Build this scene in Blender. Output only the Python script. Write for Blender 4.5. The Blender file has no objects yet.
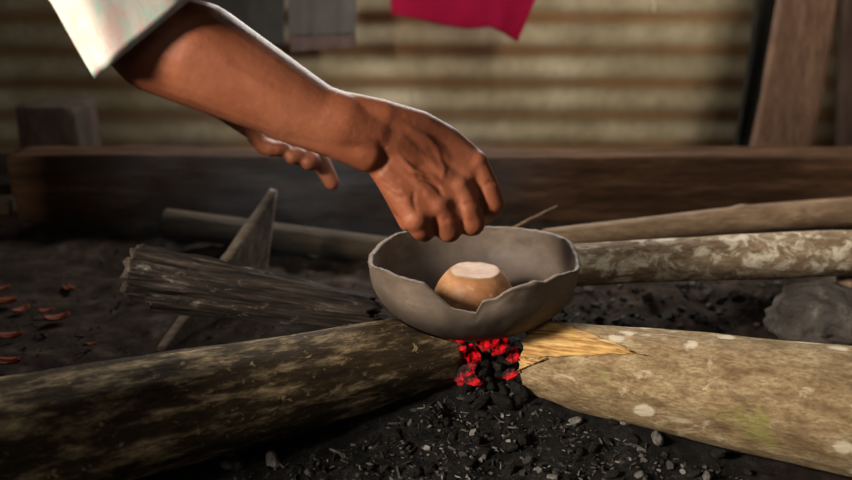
import bpy, bmesh, math, random
from mathutils import Vector, Matrix, noise
random.seed(7)
C = bpy.context.scene
COL = C.collection

# ------------------------------------------------------------------ camera, world, lights
F = 828.0
PITCH = math.radians(19.0)
CAM = Vector((0, 0, 0.5))
FWD = Vector((0, math.cos(PITCH), -math.sin(PITCH)))
UP = Vector((0, math.sin(PITCH), math.cos(PITCH)))
cd = bpy.data.cameras.new('camera')
cam = bpy.data.objects.new('camera', cd); COL.objects.link(cam)
cam.location = CAM
cam.rotation_euler = (math.radians(90) - PITCH, 0, 0)
cd.sensor_width = 36; cd.lens = 36 * F / 852
cd.clip_start = 0.02
cd.dof.use_dof = True; cd.dof.focus_distance = 0.90; cd.dof.aperture_fstop = 2.8
C.camera = cam

W = bpy.data.worlds.new('world'); C.world = W; W.use_nodes = True
W.node_tree.nodes['Background'].inputs[0].default_value = (0.62, 0.72, 0.85, 1)
W.node_tree.nodes['Background'].inputs[1].default_value = 0.03

def area(name, loc, target, size, energy, color, sy=None, spread=180):
    l = bpy.data.lights.new(name, 'AREA'); l.energy = energy; l.color = color
    l.shape = 'RECTANGLE'; l.size = size; l.size_y = sy or size; l.spread = math.radians(spread)
    o = bpy.data.objects.new(name, l); COL.objects.link(o); o.location = loc
    o.rotation_euler = (Vector(target) - Vector(loc)).to_track_quat('-Z', 'Y').to_euler()
    return o
area('doorway_light', (-1.50, -0.20, 1.08), (0.2, 0.88, 0.14), 0.40, 13.0, (1.0, 0.87, 0.72), spread=68)
area('wall_gap_light', (0.10, 1.93, 0.76), (0.05, 0.75, 0.2), 0.9, 17.0, (1.0, 0.96, 0.90), 0.14)
area('wall_fill_light', (0.95, 0.45, 1.40), (0.48, 2.0, 0.24), 0.5, 4.6, (1.0, 0.90, 0.76), spread=80)  # unseen fill added to brighten the metal wall
area('front_fill_light', (-0.5, -1.3, 1.3), (0.0, 0.9, 0.2), 1.3, 2.8, (1.0, 0.92, 0.80))  # soft fill added behind the camera, no visible source

C.view_settings.view_transform = 'Standard'
C.view_settings.look = 'None'
C.view_settings.gamma = 1.0
C.view_settings.use_curve_mapping = False
C.view_settings.exposure = 0.0

# ------------------------------------------------------------------ helpers
def V(px, py, d):
    """a point at depth d along the lens axis seen at a pixel"""
    return CAM + Vector(((px - 426) / F * d, 0, 0)) + UP * ((240 - py) / F * d) + FWD * d
def proj(p):
    r = p - CAM; d = r.dot(FWD)
    return 426 + r.x / d * F, 240 - r.dot(UP) / d * F, d
LY = 1.90
def PY(px, py, y=LY):
    lo, hi = .3, 4
    for _ in range(40):
        m = (lo + hi) / 2
        if V(px, py, m).y < y: lo = m
        else: hi = m
    return V(px, py, lo)
def nz(x, y, z, o=0.0): return noise.noise(Vector((x + o, y - o * 1.7, z + o * .6)))
def fr(x, y, z, o=0.0, n=4): return noise.fractal(Vector((x + o, y - o, z + o)), 1.0, 2.0, n)

def tag(o, label=None, cat=None, group=None, kind=None):
    if label: o['label'] = label
    if cat: o['category'] = cat
    if group: o['group'] = group
    if kind: o['kind'] = kind
    return o
def obj(name, bm, m, parent=None, smooth=True, mat=None):
    me = bpy.data.meshes.new(name)
    bmesh.ops.recalc_face_normals(bm, faces=bm.faces[:])
    bm.to_mesh(me); bm.free()
    if smooth:
        me.polygons.foreach_set('use_smooth', [True] * len(me.polygons))
    me.materials.append(m)
    o = bpy.data.objects.new(name, me); COL.objects.link(o)
    if mat is not None: o.matrix_world = mat
    if parent:
        o.parent = parent
        o.matrix_parent_inverse = parent.matrix_world.inverted()
    return o
def empty(name, loc):
    o = bpy.data.objects.new(name, None); COL.objects.link(o); o.matrix_world = Matrix.Translation(Vector(loc)); o.empty_display_size = .05
    return o
def axis_matrix(p0, p1):
    x = (p1 - p0).normalized(); y = Vector((0, 0, 1)).cross(x).normalized(); z = x.cross(y)
    m = Matrix((x, y, z)).transposed().to_4x4(); m.translation = p0
    return m
def grid_faces(bm, rows, close=False):
    for a, b in zip(rows[:-1], rows[1:]):
        n = len(a)
        for i in range(n if close else n - 1):
            j = (i + 1) % n
            bm.faces.new((a[i], a[j], b[j], b[i]))
def shell(bm, rows, thick, close_u=False):
    """turn a grid of (point, normal) into a sheet with thickness"""
    A = [[bm.verts.new(p + n * thick / 2) for p, n in r] for r in rows]
    B = [[bm.verts.new(p - n * thick / 2) for p, n in r] for r in rows]
    grid_faces(bm, A, close_u)
    grid_faces(bm, [list(r) for r in B], close_u)
    for R in (0, -1):
        n = len(A[R])
        for i in range(n if close_u else n - 1):
            j = (i + 1) % n
            bm.faces.new((A[R][i], B[R][i], B[R][j], A[R][j]))
    if not close_u:
        for c in (0, -1):
            for i in range(len(A) - 1):
                bm.faces.new((A[i][c], A[i + 1][c], B[i + 1][c], B[i][c]))

# ------------------------------------------------------------------ materials
class N:
    def __init__(s, name):
        s.m = bpy.data.materials.new(name); s.m.use_nodes = True
        s.t = s.m.node_tree; s.b = s.t.nodes['Principled BSDF']
        s.tc = s.t.nodes.new('ShaderNodeTexCoord').outputs['Object']
    def lk(s, a, b): s.t.links.new(a, b)
    def mp(s, scale, loc=(0, 0, 0)):
        n = s.t.nodes.new('ShaderNodeMapping'); n.inputs['Scale'].default_value = scale; n.inputs['Location'].default_value = loc
        s.lk(s.tc, n.inputs[0]); return n.outputs[0]
    def noise(s, scale, detail=6, stretch=(1, 1, 1), rough=.6, dist=0.0, loc=(0, 0, 0)):
        n = s.t.nodes.new('ShaderNodeTexNoise'); n.inputs['Scale'].default_value = scale; n.inputs['Detail'].default_value = detail
        n.inputs['Roughness'].default_value = rough; n.inputs['Distortion'].default_value = dist
        s.lk(s.mp(stretch, loc), n.inputs['Vector']); return n.outputs[0]
    def voro(s, scale, stretch=(1, 1, 1), feat='F1', rnd=1.0):
        n = s.t.nodes.new('ShaderNodeTexVoronoi'); n.inputs['Scale'].default_value = scale; n.feature = feat
        n.inputs['Randomness'].default_value = rnd
        s.lk(s.mp(stretch), n.inputs['Vector']); return n.outputs['Distance']
    def ramp(s, f, stops):
        n = s.t.nodes.new('ShaderNodeValToRGB'); e = n.color_ramp.elements
        while len(e) < len(stops): e.new(.5)
        for k, (p, c) in zip(e, stops):
            k.position = p; k.color = (c, c, c, 1) if isinstance(c, (int, float)) else (*c, 1)
        s.lk(f, n.inputs[0]); return n.outputs[0]
    def mix(s, f, a, b, mode='MIX'):
        n = s.t.nodes.new('ShaderNodeMix'); n.data_type = 'RGBA'; n.blend_type = mode
        for i, x in ((0, f), (6, a), (7, b)):
            if hasattr(x, 'is_output'): s.lk(x, n.inputs[i])
            else: n.inputs[i].default_value = x if i == 0 else (*x, 1)
        return n.outputs[2]
    def math(s, op, a, b):
        n = s.t.nodes.new('ShaderNodeMath'); n.operation = op
        for i, x in ((0, a), (1, b)):
            if hasattr(x, 'is_output'): s.lk(x, n.inputs[i])
            else: n.inputs[i].default_value = x
        return n.outputs[0]
    def out(s, col, rough=.8, bump=None, strength=.5, dist=.004, spec=.3):
        if hasattr(col, 'is_output'): s.lk(col, s.b.inputs['Base Color'])
        else: s.b.inputs['Base Color'].default_value = (*col, 1)
        if hasattr(rough, 'is_output'): s.lk(rough, s.b.inputs['Roughness'])
        else: s.b.inputs['Roughness'].default_value = rough
        s.b.inputs['Specular IOR Level'].default_value = spec
        if bump is not None:
            n = s.t.nodes.new('ShaderNodeBump'); n.inputs['Strength'].default_value = strength; n.inputs['Distance'].default_value = dist
            s.lk(bump, n.inputs['Height']); s.lk(n.outputs[0], s.b.inputs['Normal'])
        return s.m

def wood(name, dark, mid, light, stretch=(1, 7, 7), scale=9, rough=.8, bump=.6, lichen=None, spots=None, moss=None, dist=.003, spec=.25):
    n = N(name)
    a = n.noise(scale, 8, stretch, .65); b = n.noise(scale * 5, 5, stretch, .7)
    col = n.ramp(a, [(.3, dark), (.5, mid), (.72, light)])
    col = n.mix(n.ramp(b, [(.35, .75), (.6, 0)]), col, dark)
    if lichen:
        c, s, lo = lichen
        col = n.mix(n.ramp(n.noise(s, 7, (1, 1.4, 1.4), .7, .6), [(lo, 0), (lo + .1, .85)]), col, c)
    if spots:
        c, s, hi = spots
        v = n.voro(s, (1, 1.5, 1.5))
        v = n.math('ADD', v, n.math('MULTIPLY', n.noise(s * 2.2, 5), .62))
        col = n.mix(n.ramp(v, [(hi, .85), (hi + .08, 0)]), col, c)
    if moss:
        c, s, lo = moss
        col = n.mix(n.ramp(n.noise(s, 4, (1, 1, 1), .55, 0, (3.1, 1.2, .4)), [(lo, 0), (lo + .08, .7)]), col, c)
    return n.out(col, rough, n.math('ADD', a, n.math('MULTIPLY', b, .6)), bump, dist, spec)

def m_wall():
    n = N('rusty_metal')
    base = n.ramp(n.noise(5, 8, (1, 1, 1), .7), [(.3, (.14, .112, .062)), (.5, (.26, .212, .128)), (.72, (.42, .365, .25))])
    rustn = n.noise(3.5, 8, (.45, 1, 4.5), .7, .4)
    w = n.t.nodes.new('ShaderNodeTexWave'); w.wave_type = 'BANDS'; w.bands_direction = 'Z'
    w.inputs['Scale'].default_value = 2 * math.pi / (20 * .077); w.inputs['Distortion'].default_value = 0
    w.inputs['Phase Offset'].default_value = RUST_PHASE
    n.lk(n.tc, w.inputs[0])
    f = n.math('ADD', n.math('MULTIPLY', w.outputs['Fac'], .62), n.math('MULTIPLY', rustn, .75))
    rust = n.ramp(n.noise(14, 6, (.5, 1, 3), .7), [(.3, (.18, .082, .030)), (.6, (.31, .155, .058)), (.8, (.36, .225, .10))])
    col = n.mix(n.ramp(f, [(.70, 0), (1.02, .75)]), base, rust)
    st = n.noise(2.2, 6, (2.4, 1, .5), .7, 1.0)
    col = n.mix(n.ramp(st, [(.50, 0), (.70, .6)]), col, (.15, .115, .07))
    return n.out(col, .7, n.noise(20, 5), .2, .003, .3)
RUST_PHASE = 0.0

# ------------------------------------------------------------------ setting: earth floor and corrugated wall
def floor_h(x, y):
    t = min(max((y - 1.1) / .35, 0), 1); h = .035 * t * t * (3 - 2 * t)
    r2 = ((x - .065) / .17) ** 2 + ((y - .90) / .17) ** 2
    h += .055 * math.exp(-r2)
    h += .012 * fr(x * 5, y * 5, 0, 3) + .009 * fr(x * 20, y * 20, 0, 9)
    h += .004 * abs(nz(x * 60, y * 60, 1))
    return h
def coords(a, b, fa, fb, coarse, fine):
    v = []; x = a
    while x < b:
        v.append(x); x += fine if fa <= x < fb else coarse
    v.append(b); return v
def m_floor():
    n = N('earth_and_ash')
    big = n.noise(3.5, 6, (1, 1, 1), .6)
    earth = n.ramp(n.noise(28, 8, (1, 1, 1), .7), [(.3, (.009, .006, .005)), (.55, (.030, .021, .016)), (.8, (.10, .074, .056))])
    ash = n.ramp(n.noise(90, 8, (1, 1, 1), .75), [(.35, (.004, .004, .004)), (.58, (.016, .0155, .015)), (.75, (.07, .066, .062)), (.88, (.22, .21, .20))])
    sep = n.t.nodes.new('ShaderNodeSeparateXYZ'); n.lk(n.tc, sep.inputs[0])
    dx = n.math('POWER', n.math('DIVIDE', n.math('SUBTRACT', sep.outputs[0], .06), .36), 2)
    dy = n.math('POWER', n.math('DIVIDE', n.math('SUBTRACT', sep.outputs[1], .78), .28), 2)
    r = n.math('ADD', n.math('ADD', dx, dy), n.math('MULTIPLY', big, .8))
    col = n.mix(n.ramp(r, [(.9, 1), (1.0, 0)]) if False else n.ramp(n.math('MULTIPLY', r, .5), [(.45, 1), (.75, 0)]), earth, ash)
    return n.out(col, .95, n.noise(70, 8, (1, 1, 1), .75), .9, .006, .1)
bm = bmesh.new()
xs = coords(-1.7, 1.7, -.5, .62, .04, .0075); ys = coords(-1.0, 2.25, .55, 1.3, .04, .0075)
rows = [[bm.verts.new((x, y, floor_h(x, y))) for x in xs] for y in ys]
grid_faces(bm, rows)
tag(obj('floor', bm, m_floor()), kind='structure')

PER = .077
def wall_y(z): return 2.02 + .0024 * math.cos(2 * math.pi * (z - .188) / PER)
# rust gathers in the hollows of the sheet
RUST_PHASE = -2 * math.pi * (.188) / PER + math.pi / 2
bm = bmesh.new()
zs = [-.02 + i * PER / 14 for i in range(int(1.62 * 14 / PER))]
xs = [-1.7 + i * .05 for i in range(69)]
rows = [[(Vector((x, wall_y(z) + .003 * nz(x * 2, 0, z * 3) , z)), Vector((0, -1, 0))) for x in xs] for z in zs]
shell(bm, rows, .002)
tag(obj('wall_back', bm, m_wall()), kind='structure')

# ------------------------------------------------------------------ logs
def log(name, p0, p1, r0, r1, m, amp=.05, ridge=.03, seed=0, nseg=90, nring=56, bend=(0, 0), end=.10, knots=()):
    L = (p1 - p0).length; mat = axis_matrix(p0, p1)
    def surf(u, a, off=0.0):
        r = r0 + (r1 - r0) * u
        ca, sa = math.cos(a), math.sin(a)
        k = 1 + amp * fr(u * L * 5, ca * 1.1, sa * 1.1, seed) + ridge * fr(u * L * 7, ca * 6, sa * 6, seed + 5)
        for (ku, ka, kh, kw) in knots:
            da = math.atan2(math.sin(a - ka), math.cos(a - ka)) * r
            k += kh * math.exp(-(((u - ku) * L) ** 2 + da * da) / kw ** 2)
        b = math.sin(math.pi * u)
        return Vector((u * L, ca * (r * k + off) + bend[0] * b, sa * (r * k + off) + bend[1] * b))
    bm = bmesh.new(); rows = []
    for i in range(nseg + 1):
        u = i / nseg
        row = []
        for j in range(nring):
            a = 2 * math.pi * j / nring
            p = surf(u, a)
            if i in (0, nseg):
                p.x += r0 * end * fr(math.cos(a) * 2.5, math.sin(a) * 2.5, i, seed + 11)
            row.append(bm.verts.new(p))
        rows.append(row)
    grid_faces(bm, rows, True)
    for R, s in ((0, -1), (-1, 1)):
        c = sum((v.co for v in rows[R]), Vector()) / nring
        prev = rows[R]
        for q in (.66, .33):
            ring = [bm.verts.new(c.lerp(v.co, q) + Vector((s * .12 * r0 * fr(v.co.y * 60 * q, v.co.z * 60 * q, q, seed), 0, 0))) for v in rows[R]]
            grid_faces(bm, [prev, ring], True); prev = ring
        cv = bm.verts.new(c)
        for j in range(nring): bm.faces.new((prev[j], prev[(j + 1) % nring], cv))
    o = obj(name, bm, m, None, True, mat)
    return o, surf, mat, L

m_left = wood('mottled_bark', (.012, .007, .003), (.065, .043, .020), (.58, .45, .26), (1, 3.5, 3.5), 18, .85, .8, lichen=((.46, .37, .21), 85, .60))
m_right = wood('lichen_bark', (.10, .062, .028), (.29, .21, .115), (.45, .365, .22), (1, 2.6, 2.6), 30, .85, 1.0,
               lichen=((.50, .43, .29), 24, .57), spots=((.54, .49, .38), 20, .45), moss=((.22, .215, .06), 12, .60))
m_back = wood('pale_lichen_bark', (.10, .062, .036), (.25, .18, .115), (.40, .32, .22), (1, 4, 4), 14, .9, .8, lichen=((.58, .54, .43), 34, .50))
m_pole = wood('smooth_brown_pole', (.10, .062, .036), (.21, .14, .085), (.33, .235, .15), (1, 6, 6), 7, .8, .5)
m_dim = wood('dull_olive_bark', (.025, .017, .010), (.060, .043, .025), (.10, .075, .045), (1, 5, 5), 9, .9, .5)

BC = Vector((.0546, .90, .16)); BR = .1208; BD = .078
def seat_bowl(o):
    """burnt hollow in the log end where the bowl sits"""
    mi = o.matrix_world.inverted()
    for v in o.data.vertices:
        p = o.matrix_world @ v.co; q = math.hypot(p.x - BC.x, p.y - BC.y)
        if q < BR * .985:
            zb = BC.z - BD * (1 - (q / BR) ** 2) ** (1 / 2.1) - .002
            if zb < p.z < BC.z: p.z = zb; v.co = mi @ p
o, *_ = log('firewood_log', Vector((-.56, .575, .072)), Vector((.022, .868, .066)), .070, .046, m_left, .05, .035, 2)
seat_bowl(o)
tag(o, 'thick mottled log with a dark side running from the left foreground under the bowl', 'log')
p0 = V(531, 360, .955); p1 = V(850, 410, .83); p1 = p0 + (p1 - p0) * 1.5
ro, rsurf, rmat, rL = log('firewood_log', p0, p1, .0465, .0735, m_right, .045, .03, 21)
seat_bowl(ro)
tag(ro, 'thick pale log with white lichen spots and a split yellow end, in the right foreground', 'log')
# the freshly split yellow wood at the end of that log
nsp = N('split_wood')
a = nsp.noise(16, 8, (1, 16, 16), .7)
m_split = nsp.out(nsp.mix(nsp.ramp(nsp.noise(60, 4, (1, 6, 6)), [(.45, 0), (.65, .6)]), nsp.ramp(a, [(.36, (.20, .085, .022)), (.5, (.50, .29, .09)), (.66, (.70, .49, .21))]), (.20, .10, .035)), .7, a, .8, .003)
def patch(name, u0, u1, a0, a1, seed, off):
    bm = bmesh.new(); rows = []
    for i in range(31):
        s = i / 30; row = []
        lo_ = a1 - .42 * s; up_ = lo_ - (lo_ - a0) * max(.0, 1 - s) ** .75 - .03
        for j in range(15):
            t = j / 14
            a = up_ + (lo_ - up_) * t + .05 * nz(s * 9, t * 2, seed) * (1 if j in (0, 14) else 0)
            u = u0 + (u1 - u0) * s * (1 + .25 * nz(t * 7, seed, 0))
            p = rsurf(max(u, .0), a, off + .0008 * nz(t * 16, s * 2, seed))
            if i == 0: p.x += .007 * nz(t * 9, 3, seed)
            n = Vector((0, math.cos(a), math.sin(a)))
            row.append((p, n))
        rows.append(row)
    shell(bm, rows, .003)
    return obj(name, bm, m_split, ro, True, rmat)
tag(patch('split_face', -.004, .235, math.radians(78), math.radians(152), 4, .0012), 'freshly split yellow wood')
patch('split_face', -.010, .055, math.radians(150), math.radians(172), 9, .001)
# axis: local +Y points away from the camera for a log running right, so camera side is near angle 180

p0 = V(566, 266, 1.06); p1 = V(852, 255, 1.17); p1 = p0 + (p1 - p0) * 1.35
o, *_ = log('firewood_log', p0, p1, .0265, .035, m_back, .06, .03, 33, bend=(0, .004))
tag(o, 'speckled grey lichen-covered log lying behind the bowl, lower of the two on the right', 'log')
p0 = V(545, 240, 1.17); p1 = V(852, 215, 1.38); p1 = p0 + (p1 - p0) * 1.3
o, *_ = log('wooden_pole', p0, p1, .0155, .030, m_pole, .05, .015, 41, knots=((.58, 2.6, .25, .012), (.46, 1.4, .15, .012)), bend=(0, .006))
tag(o, 'smooth brown tapering pole lying behind the lichen-covered log on the right', 'pole')
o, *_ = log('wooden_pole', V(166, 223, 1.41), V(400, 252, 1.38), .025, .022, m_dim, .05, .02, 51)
tag(o, 'dim olive-brown pole on the ground at the foot of the beam, left of the bowl', 'pole')

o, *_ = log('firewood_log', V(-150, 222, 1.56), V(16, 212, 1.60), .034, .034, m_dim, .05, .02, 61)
tag(o, 'dark log whose end shows at the left edge, beside the left end of the beam', 'log')
# charred split firewood
nc = N('charred_wood')
a = nc.noise(9, 8, (1, 14, 14), .7); b = nc.noise(24, 8, (1, 2, 2), .75)
col = nc.ramp(a, [(.42, (.006, .005, .0045)), (.56, (.038, .028, .022)), (.72, (.17, .135, .11))])
col = nc.mix(nc.ramp(b, [(.58, 0), (.68, .7)]), col, (.38, .34, .30))
m_char = nc.out(col, .85, a, 1.0, .004, .25)
m_endg = wood('ashy_end_grain', (.03, .024, .02), (.12, .095, .075), (.36, .31, .27), (1, 1, 1), 40, .95, 1.0)
def split_piece(p0, p1, prof0, prof1, seed, nseg=90):
    mat = axis_matrix(p0, p1); L = (p1 - p0).length
    def dense(pr):
        out = []
        for k in range(len(pr)):
            A = Vector(pr[k]); B = Vector(pr[(k + 1) % len(pr)])
            for q in range(8): out.append(A.lerp(B, q / 8))
        return out
    A, B = dense(prof0), dense(prof1); n = len(A)
    bm = bmesh.new(); rows = []
    for i in range(nseg + 1):
        u = i / nseg; row = []
        for j in range(n):
            p = A[j].lerp(B[j], u)
            k = 1 + .13 * fr(u * L * 4, p.x * 60, p.y * 60, seed) + .16 * fr(u * L * 6, p.x * 220, p.y * 220, seed + 3)
            x = u * L
            if i == 0: x += .006 * fr(p.x * 90, p.y * 90, 0, seed)
            if i == nseg: x += .03 * fr(p.x * 120, p.y * 120, 0, seed)
            row.append(bm.verts.new((x, p.x * k, p.y * k)))
        rows.append(row)
    grid_faces(bm, rows, True)
    bm.faces.new(rows[-1]); bm.faces.new(rows[0])
    end = [v.co.copy() for v in rows[0]]
    return bm, mat, end
def end_cap(end, parent, mat, seed):
    bm = bmesh.new(); c = sum(end, Vector()) / len(end)
    rows = []
    for q in (1.0, .8, .6, .4, .2):
        rows.append([bm.verts.new(c.lerp(p, q) + Vector((-.003 + .004 * fr(p.y * 120 * q, p.z * 120 * q, 0, seed) * q - .002, 0, 0))) for p in end])
    back = [bm.verts.new(p + Vector((.003, 0, 0))) for p in end]
    grid_faces(bm, [back] + rows, True)
    cv = bm.verts.new(c - Vector((.004, 0, 0))); n = len(end)
    for j in range(n): bm.faces.new((rows[-1][j], rows[-1][(j + 1) % n], cv))
    bm.faces.new(back)
    return tag(obj('end_grain', bm, m_endg, parent, True, mat), 'pale ashy end grain')
pa = V(137, 272, 1.03); pb = V(372, 308, 1.03)
bmq, mq, endq = split_piece(pa, pb,
    [(-.028, -.024), (.02, -.026), (.034, .004), (.018, .030), (-.006, .034), (-.026, .022), (-.034, -.002)],
    [(-.016, -.013), (.012, -.013), (.018, .002), (.010, .013), (-.004, .014), (-.014, .008), (-.018, .0)], 5)
so = obj('split_firewood', bmq, m_char, None, True, mq)
tag(so, 'upper charred split log with an ashy left end, pointing at the bowl', 'firewood')
end_cap(endq, so, mq, 7)
pa = V(152, 298, 1.015); pb = V(378, 322, 1.02)
bmq, mq, endq = split_piece(pa, pb,
    [(-.020, -.010), (.02, -.014), (.026, .004), (.010, .012), (-.018, .010)],
    [(-.012, -.007), (.012, -.008), (.014, .002), (.006, .007), (-.010, .006)], 15)
so = obj('split_firewood', bmq, m_char, None, True, mq)
tag(so, 'thinner dark charred splinter lying under the charred split log', 'firewood')

# pointed board
A = V(160, 352, 1.11); T = V(274, 189, 1.24); 
B = V(261, 296, 1.29); B.z = 0
A.z = 0
nrm = (T - A).cross(B - A).normalized()
if nrm.x < 0: nrm = -nrm
bm = bmesh.new(); rows = []
for i in range(41):
    u = i / 40; row = []
    top = A.lerp(T, u) + Vector((0, 0, .003 * fr(u * 9, 1, 1)))
    bot = A.lerp(B, min(1, u * 1.0)) - Vector((0, 0, .012 * (1 - u)))
    bot = bot.lerp(top, .06)
    for j in range(11):
        p = top.lerp(bot, j / 10)
        row.append((p + nrm * .001 * fr(u * 6, j * .8, 2), nrm))
    rows.append(row)
shell(bm, rows, .013)
m_board = wood('weathered_board', (.07, .052, .040), (.17, .135, .105), (.33, .275, .225), (1, 6, 3), 14, .85, .6)
tag(obj('pointed_board', bm, m_board), 'pointed grey board propped on edge behind the charred firewood', 'board')

# ------------------------------------------------------------------ clay bowl with a broken rim
BC = Vector((.0546, .90, .16)); BR = .1208; BD = .078
RIM = [(-180, .006), (-165, .010), (-150, .018), (-142, .021), (-135, .020), (-125, .0205), (-118, .020), (-116, .0155), (-112, .009), (-108.5, .002), (-104.5, -.005), (-99.5, -.0075), (-93, -.009), (-91, -.009), (-89, .0045), (-82, .007), (-77, .015), (-70, .0195), (-62, .022), (-55, .018), (-48, .0215), (-38, .019), (-25, .012), (-10, .006), (3, .010), (10, .014), (20, .017), (35, .015), (50, .012), (66, .0095), (82, .0075), (107, .0085), (126, .011), (142, .011), (152, .0095), (165, .007), (174, .008), (180, .006)]
def rim(a):
    a = (math.degrees(a) + 180) % 360 - 180
    for (x0, y0), (x1, y1) in zip(RIM[:-1], RIM[1:]):
        if x0 <= a <= x1: return y0 + (y1 - y0) * (a - x0) / (x1 - x0) + .0009 * nz(a * .25, 0, 0) + .0006 * nz(a * .8, 4, 0)
    return 0
def bowl_r(z, R, D):
    q = min(max(-z / D, -0.5), 1)
    if q < 0: return R * (1 + .10 * -q)
    return R * math.sqrt(max(0, 1 - q ** 2.1))
bm = bmesh.new(); NA = 240; NR = 28; rows_o = []; rows_i = []
TH = .0052
for k in range(NR + 1):
    t = k / NR
    ro_, ri_ = [], []
    for j in range(NA):
        a = 2 * math.pi * j / NA; h = rim(a)
        zo = -BD + (h + BD) * (math.sin(t * math.pi / 2) ** 1.6 if t < 1 else 1)
        zi = -(BD - TH) + (h - .0004 + BD - TH) * (math.sin(t * math.pi / 2) ** 1.6 if t < 1 else 1)
        w = 1 + .012 * fr(math.cos(a) * 1.5, math.sin(a) * 1.5, t * 2, 2) + .006 * fr(math.cos(a) * 6, math.sin(a) * 6, t * 5, 7)
        rr = bowl_r(zo, BR, BD) * w; r2 = bowl_r(zi, BR - TH, BD - TH) * w
        ro_.append(bm.verts.new((rr * math.cos(a), rr * math.sin(a), zo)))
        ri_.append(bm.verts.new((r2 * math.cos(a), r2 * math.sin(a), zi)))
    rows_o.append(ro_); rows_i.append(ri_)
grid_faces(bm, rows_o, True); grid_faces(bm, rows_i, True)
mid = [bm.verts.new((a.co + b.co) / 2 + Vector((0, 0, .0012))) for a, b in zip(rows_o[-1], rows_i[-1])]
grid_faces(bm, [rows_o[-1], mid, rows_i[-1]], True)
bmesh.ops.remove_doubles(bm, verts=bm.verts[:], dist=1e-5)
n = N('smoked_clay')
a1 = n.noise(9, 8, (1, 1, 1.5), .65); a2 = n.noise(60, 6, (1, 1, 2), .7)
col = n.ramp(a1, [(.28, (.070, .054, .042)), (.5, (.135, .104, .081)), (.72, (.22, .172, .136))])
col = n.mix(n.ramp(a2, [(.35, .45), (.55, 0)]), col, (.08, .06, .048))
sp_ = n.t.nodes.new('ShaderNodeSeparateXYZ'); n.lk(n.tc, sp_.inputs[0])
low_dark = n.math('ADD', sp_.outputs[2], n.math('MULTIPLY', n.math('SUBTRACT', a1, .5), .05))
low_dark = n.ramp(n.math('MULTIPLY', n.math('ADD', low_dark, .08), 10), [(.32, .85), (.80, 0)])
col = n.mix(low_dark, col, (.045, .035, .03))  # clay gets unevenly darker towards the base, inside and out
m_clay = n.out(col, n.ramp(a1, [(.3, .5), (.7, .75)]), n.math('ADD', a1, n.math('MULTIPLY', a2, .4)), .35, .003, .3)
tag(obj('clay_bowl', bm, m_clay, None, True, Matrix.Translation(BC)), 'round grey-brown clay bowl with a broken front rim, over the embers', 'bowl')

# cake in the bowl
bm = bmesh.new(); rows = []
prof = [(.0, .000), (.022, .0008), (.038, .0045), (.0475, .0095), (.0500, .014), (.0500, .022), (.0475, .034), (.0435, .045), (.0375, .0555), (.0315, .0625), (.0265, .0655), (.015, .0660), (.0, .0662)]
def spl(t):
    x = t * (len(prof) - 1); i = min(int(x), len(prof) - 2); f = x - i
    P = [Vector(prof[min(max(q, 0), len(prof) - 1)]) for q in (i - 1, i, i + 1, i + 2)]
    return .5 * ((2 * P[1]) + (P[2] - P[0]) * f + (2 * P[0] - 5 * P[1] + 4 * P[2] - P[3]) * f * f + (3 * P[1] - P[0] - 3 * P[2] + P[3]) * f ** 3)
for k in range(61):
    r, z = spl(k / 60); r = max(r, .0002); row = []
    for j in range(80):
        a = 2 * math.pi * j / 80
        w = 1 + .035 * fr(math.cos(a) * 1.2, math.sin(a) * 1.2, z * 20, 4) + .01 * fr(math.cos(a) * 5, math.sin(a) * 5, z * 80, 6)
        dz = (.0007 * fr(r * math.cos(a) * 90, r * math.sin(a) * 90, 0, 8) if k > 47 else 0)
        row.append(bm.verts.new((r * w * math.cos(a), r * w * math.sin(a), z + dz)))
    rows.append(row)
grid_faces(bm, rows, True)
bmesh.ops.remove_doubles(bm, verts=bm.verts[:], dist=1e-5)
bmesh.ops.holes_fill(bm, edges=bm.edges[:])
n = N('golden_brown_crust')
a1 = n.noise(22, 7, (1, 1, 1.6), .6); a2 = n.noise(110, 5)
col = n.ramp(a1, [(.3, (.17, .070, .030)), (.5, (.29, .135, .062)), (.72, (.44, .25, .13))])
col = n.mix(n.ramp(a2, [(.58, 0), (.7, .35)]), col, (.62, .44, .28))
sp_ = n.t.nodes.new('ShaderNodeSeparateXYZ'); n.lk(n.tc, sp_.inputs[0])
top = n.ramp(n.math('MULTIPLY', n.math('ADD', sp_.outputs[2], n.math('MULTIPLY', n.math('SUBTRACT', a1, .5), .012)), 10), [(.615, 0), (.650, .85)])
col = n.mix(top, col, (.25, .135, .055))
m_cake = n.out(col, n.ramp(a1, [(.3, .32), (.7, .6)]), n.math('ADD', a1, n.math('MULTIPLY', a2, .5)), .35, .003, .22)
m_cake.node_tree.nodes['Principled BSDF'].inputs['Subsurface Weight'].default_value = .15
m_cake.node_tree.nodes['Principled BSDF'].inputs['Subsurface Radius'].default_value = (.01, .005, .002)
tag(obj('cake', bm, m_cake, None, True, Matrix.Translation(Vector((.0565, .893, BC.z - BD + TH + .0035)))), 'golden brown flat-topped round cake inside the clay bowl', 'cake')

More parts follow.
